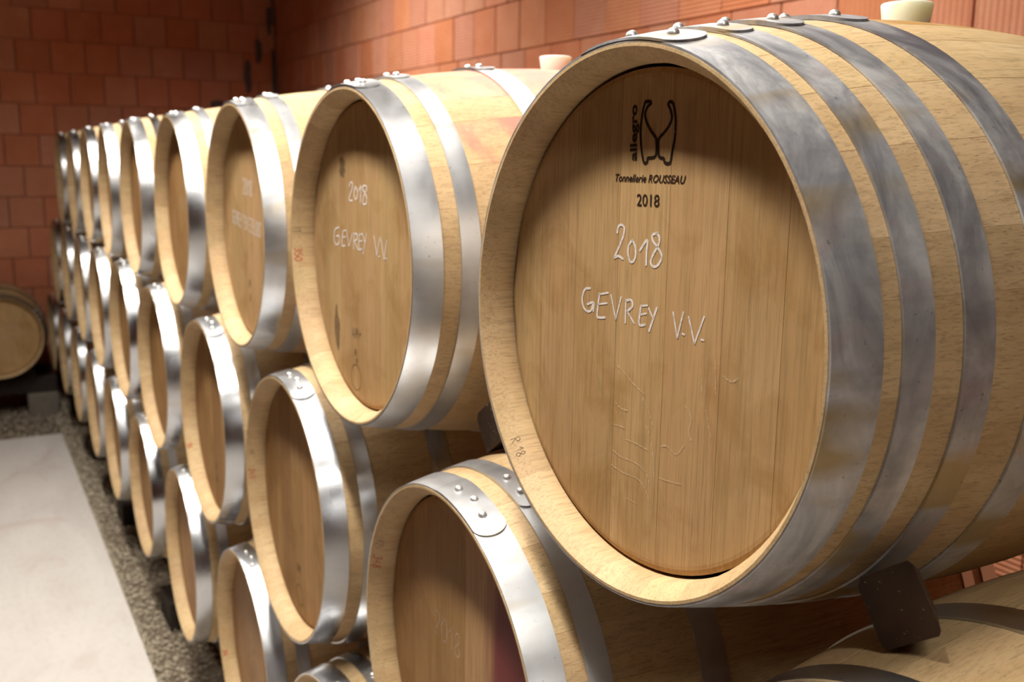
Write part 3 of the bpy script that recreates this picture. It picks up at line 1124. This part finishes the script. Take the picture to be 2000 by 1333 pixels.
write('rim_stamp', t2, '11', 0.0140, on_bevel(-82), 'pencil', 0.0012, 0, -0.006)
write('rim_number', t2, '350', 0.0150, on_bevel(-91), 'red_ink', 0.0020, 0, -0.006)


def blob(parent, cx, cz, rx, rz, mat, seed):
    rq = random.Random(seed)
    n_ = 18
    pts = []
    for i in range(n_):
        a = 2 * math.pi * i / n_
        s = rq.uniform(0.7, 1.15)
        pts.append((cx + rx * s * math.cos(a), HEADY - 0.0003, cz + rz * s * math.sin(a)))
    q = MB()
    q.add(pts + [(cx, HEADY - 0.0003, cz)], [(i, (i + 1) % n_, n_) for i in range(n_)])
    link('smudge', q.mesh('smudge', mat), parent, ORIG)


blob(t2, -0.102, 0.160, 0.016, 0.022, 'smudge', 1)
blob(t2, -0.146, -0.150, 0.015, 0.045, 'smudge', 2)

# ---- the others
W0 = 0.0034
write('chalk_writing', T[2], '2018', 0.038, on_head, 'chalk', W0, -0.040, 0.080, R_(-3), 0.95)
write('chalk_writing', T[2], "GEVREY 'EN ETELOIS'", 0.034, on_head, 'chalk', W0, -0.165, 0.000, R_(-4), 0.78)
write('burnt_mark', T[2], 'M', 0.02, on_head, 'pencil', 0.003, -0.012, -0.155)
write('burnt_mark', T[2], 'A', 0.02, on_head, 'pencil', 0.003, -0.008, -0.19)
write('chalk_writing', T[3], '2018', 0.034, on_head, 'chalk_faint', W0, 0.02, 0.085, 0, 0.95)
write('chalk_writing', T[3], 'GEVREY', 0.036, on_head, 'chalk_faint', W0, -0.04, 0.01, R_(-3), 0.95)
write('rim_stamp', M_[1], '17', 0.0130, on_bevel(-62), 'pencil', 0.0011, 0, -0.006)
write('rim_number', M_[1], '348', 0.0150, on_bevel(-69.5), 'red_ink', 0.0017, 0, -0.006)
write('chalk_writing', M_[1], '2018', 0.04, on_head, 'chalk_faint', 0.003, -0.10, 0.03, R_(-4))
write('rim_stamp', M_[2], '11', 0.0130, on_bevel(-78), 'pencil', 0.0014, 0, -0.006)
write('rim_number', M_[2], '345', 0.0150, on_bevel(-88), 'red_ink', 0.0020, 0, -0.006)
write('chalk_writing', M_[2], '2018', 0.04, on_head, 'chalk_faint', 0.003, -0.05, 0.085, R_(-4))
write('burnt_mark', M_[2], 'AM', 0.02, on_head, 'pencil', 0.0026, -0.02, -0.165)
strokes_obj('burnt_ring', M_[2], [[(x_ + 400, z_ + 100) for x_, z_ in circ[0]]], 0.0016, 'pencil')
write('burnt_mark', M_[3], 'A', 0.022, on_head, 'pencil', 0.004, -0.01, -0.155)
write('burnt_mark', M_[3], 'M', 0.018, on_head, 'pencil', 0.004, -0.01, -0.195)
write('rim_number', M_[3], '35', 0.0150, on_bevel(-118), 'red_ink', 0.003, 0, -0.006)
write('chalk_writing', L_[3], '2018', 0.045, on_head, 'chalk_faint', 0.0034, -0.06, 0.08, R_(-30))
write('chalk_writing', L_[3], 'GEVREY', 0.045, on_head, 'chalk_faint', 0.0034, -0.10, 0.0, R_(-30))
write('rim_number', L_[3], '34', 0.0150, on_bevel(-112), 'red_ink', 0.003, 0, -0.006)

# ------------------------------------------------------------------ barrel at the left picture edge (second stack, facing the aisle)
lb = barrel(-7.10, -0.415, -1.155, 0, dict(boards='c', roll=60, shift=9, head='head', hoopmat='hoop_dark'),
            'single oak wine barrel at the left picture edge, facing the aisle', None, rotz=R_(90))
write('chalk_writing', lb, 'GEVREY', 0.05, on_head, 'chalk_faint', 0.006, -0.03, 0.04, R_(-2))
write('chalk_writing', lb, '2018', 0.05, on_head, 'chalk_faint', 0.006, -0.03, -0.03, R_(-2))
q = MB(); q.cbox(-7.37, -7.25, -1.5, -0.04, 0.165, 0.165 + 0.118, 0.006)
o = link('support_beam', q.mesh('support_beam', 'beam'))
tag(o, 'black timber beam under the barrel at the left picture edge', 'beam')
q = MB(); q.cbox(-7.85, -7.73, -1.5, -0.04, 0.165, 0.165 + 0.118, 0.006)
o = link('support_beam', q.mesh('support_beam', 'beam'))
tag(o, 'black timber beam by the end wall, behind the left edge barrel', 'beam')
for i, (a, c) in enumerate(((-7.40, -0.25), (-7.40, -1.45), (-7.87, -0.25), (-7.87, -1.45))):
    q = MB(); q.cbox(a, a + 0.19, c, c + 0.21, -0.012, 0.165, 0.006)
    o = link('concrete_block', q.mesh('concrete_block', 'block'))
    tag(o, ('grey concrete block on the gravel by the left edge barrel', 'grey concrete block beyond the left picture edge',
            'grey concrete block by the end wall behind the left barrel', 'grey concrete block by the end wall, beyond the picture edge')[i],
        'block', 'blocks under the left beams')
# small wedge steadying that barrel on its beam
for s, wl in ((-1, 'far'), (1, 'near')):
    q = MB()
    zb = 0.283
    yy = -0.415 + s * 0.17
    q.add([(-7.36, yy - s * 0.075, zb), (-7.36, yy + s * 0.06, zb), (-7.36, yy + s * 0.06, zb + 0.075),
           (-7.27, yy - s * 0.075, zb), (-7.27, yy + s * 0.06, zb), (-7.27, yy + s * 0.06, zb + 0.075)],
          [(0, 1, 2), (3, 5, 4), (0, 3, 4, 1), (1, 4, 5, 2), (2, 5, 3, 0)])
    o = link('wooden_wedge', fix_normals(q.mesh('wooden_wedge', 'beam')))
    tag(o, 'dark wedge on the %s side of the left edge barrel' % ('left' if s < 0 else 'right'), 'wedge', 'wedges under the left edge barrel')

# ------------------------------------------------------------------ beams, blocks and wedges under the bottom tier
for j, (y0, nm) in enumerate(((0.13, 'front'), (0.67, 'rear'))):
    q = MB()
    top = H - 1.218 - rad(0.18 + 0.03) - 0.0035
    q.cbox(-8.1, 1.3, y0, y0 + 0.10, 0.115, top, 0.006)
    o = link('support_beam', q.mesh('support_beam', 'beam'))
    tag(o, 'long black timber beam under the %s ends of the bottom tier' % nm, 'beam')
BL = [-3.28, -4.62, -5.95, -7.2, -2.1, -0.7, 0.9]
for i, bx in enumerate(BL):
    for j, (y0, nm) in enumerate(((0.04, 'front'), (0.60, 'rear'))):
        q = MB(); q.cbox(bx - 0.10, bx + 0.10, y0, y0 + 0.24, -0.012, 0.115, 0.006)
        o = link('support_block', q.mesh('support_block', 'beam'))
        pos = ['third', 'fourth', 'fifth', 'sixth', 'second', 'first'][i] + ' from the camera' if i < 6 else 'at the right end'
        tag(o, 'black block on the gravel under the %s beam, %s' % (nm, pos), 'block', 'blocks under the long beams')
for i, (x, y, z, w) in enumerate(L_POS):
    for s in (-1, 1):
        # wedge tangent under the barrel on the front beam
        top = H - 1.218 - rad(0.21) - 0.0035
        zc = H + z
        r = rad(0.2) + 0.002
        xa = 0.10
        za = zc - math.sqrt(r * r - xa * xa)
        xb = 0.19
        zb = zc - math.sqrt(r * r - xb * xb)
        q = MB()
        y0, y1 = y + 0.155, y + 0.215
        prof = [(xa, top + 0.0005), (xb + 0.03, top + 0.0005), (xb + 0.03, zb - 0.001), (xb, zb - 0.001), (xa, min(za - 0.001, top + 0.02))]
        if prof[4][1] <= prof[0][1]:
            prof[4] = (xa, top + 0.001)
        n_ = len(prof)
        q.add([(x + s * a, y0, c) for a, c in prof] + [(x + s * a, y1, c) for a, c in prof],
              [tuple(range(n_)), tuple(range(2 * n_ - 1, n_ - 1, -1))] + [(k, (k + 1) % n_, n_ + (k + 1) % n_, n_ + k) for k in range(n_)])
        o = link('wooden_wedge', fix_normals(q.mesh('wooden_wedge', 'wedge' if (i == 4 and s > 0) else 'chock')))
        who = ('right end', 'hidden second', 'lowest cut-off', 'first headed', 'second headed', 'third headed', 'fourth headed', 'fifth headed', 'sixth headed', 'seventh headed', 'eighth headed')[i]
        tag(o, 'wedge on the %s side under the %s bottom-tier barrel' % ('right' if s > 0 else 'left', who), 'wedge', 'wedges under the bottom tier')

# ------------------------------------------------------------------ chocks between the tiers
def chock(up, lo, label):
    (x1, y1, z1, w1), (x2, y2, z2, w2) = up, lo
    d = Vector((x2 - x1, z2 - z1))
    D = d.length
    d.normalize()
    t = Vector((-d.y, d.x))
    if t.y < 0:
        t = -t
    ya, yb = 0.120 + y2 + 0.022, 0.176 + y2 + 0.022
    t0, t1 = 0.088, 0.161
    rlow = rad(0.150) + 0.0015
    d1 = D - math.sqrt(rlow * rlow - t0 * t0)
    d0 = d1 - 0.068
    c = 0.004
    prof = [(t0, d0 + 2 * c), (t0 + 2 * c, d0), (t1 - c, d0), (t1, d0 + c), (t1, d1 - c), (t1 - c, d1), (t0 + c, d1), (t0, d1 - c)]
    P = [[(Vector((x1, z1)) + t * a_ + d * b_, ya) for a_, b_ in prof]]
    sh = -0.046
    tb = t0 + sh
    e0 = max(d0, math.sqrt(rad(yb - y1) ** 2 - tb * tb) + 0.003)
    e1 = min(d1, D - math.sqrt(rad(yb - y2) ** 2 - tb * tb) - 0.003)
    P.append([(Vector((x1, z1)) + t * (a_ + sh) + d * (e0 + (b_ - d0) / (d1 - d0) * (e1 - e0)), yb) for a_, b_ in prof])
    q = MB()
    allv = [(p.x, yy, p.y + H) for ring in P for p, yy in ring]
    q.add(allv, [tuple(range(8)), tuple(range(15, 7, -1))] + [(k, (k + 1) % 8, 8 + (k + 1) % 8, 8 + k) for k in range(8)])
    o = link('wooden_chock', fix_normals(q.mesh('wooden_chock', 'chock')))
    tag(o, label, 'chock', 'dark wooden chocks between the tiers')


for i in range(len(T_POS)):
    who = 'the large foreground barrel' if i == 0 else 'the %s top-tier barrel' % ORD[i]
    chock(T_POS[i], M_POS[i], 'dark brown speckled wooden chock wedged under the right side of ' + who)
    chock(T_POS[i], M_POS[i + 1], 'dark brown wooden chock wedged under the left side of ' + who)
for i in range(len(M_POS)):
    who = ('the lower right corner barrel' if i == 0 else 'the purple-stained barrel' if i == 1 else 'the %s middle-tier barrel' % ORD[i])
    chock(M_POS[i], L_POS[i], 'dark brown wooden chock wedged under the right side of ' + who)
    chock(M_POS[i], L_POS[i + 1], 'dark brown wooden chock wedged under the left side of ' + who)
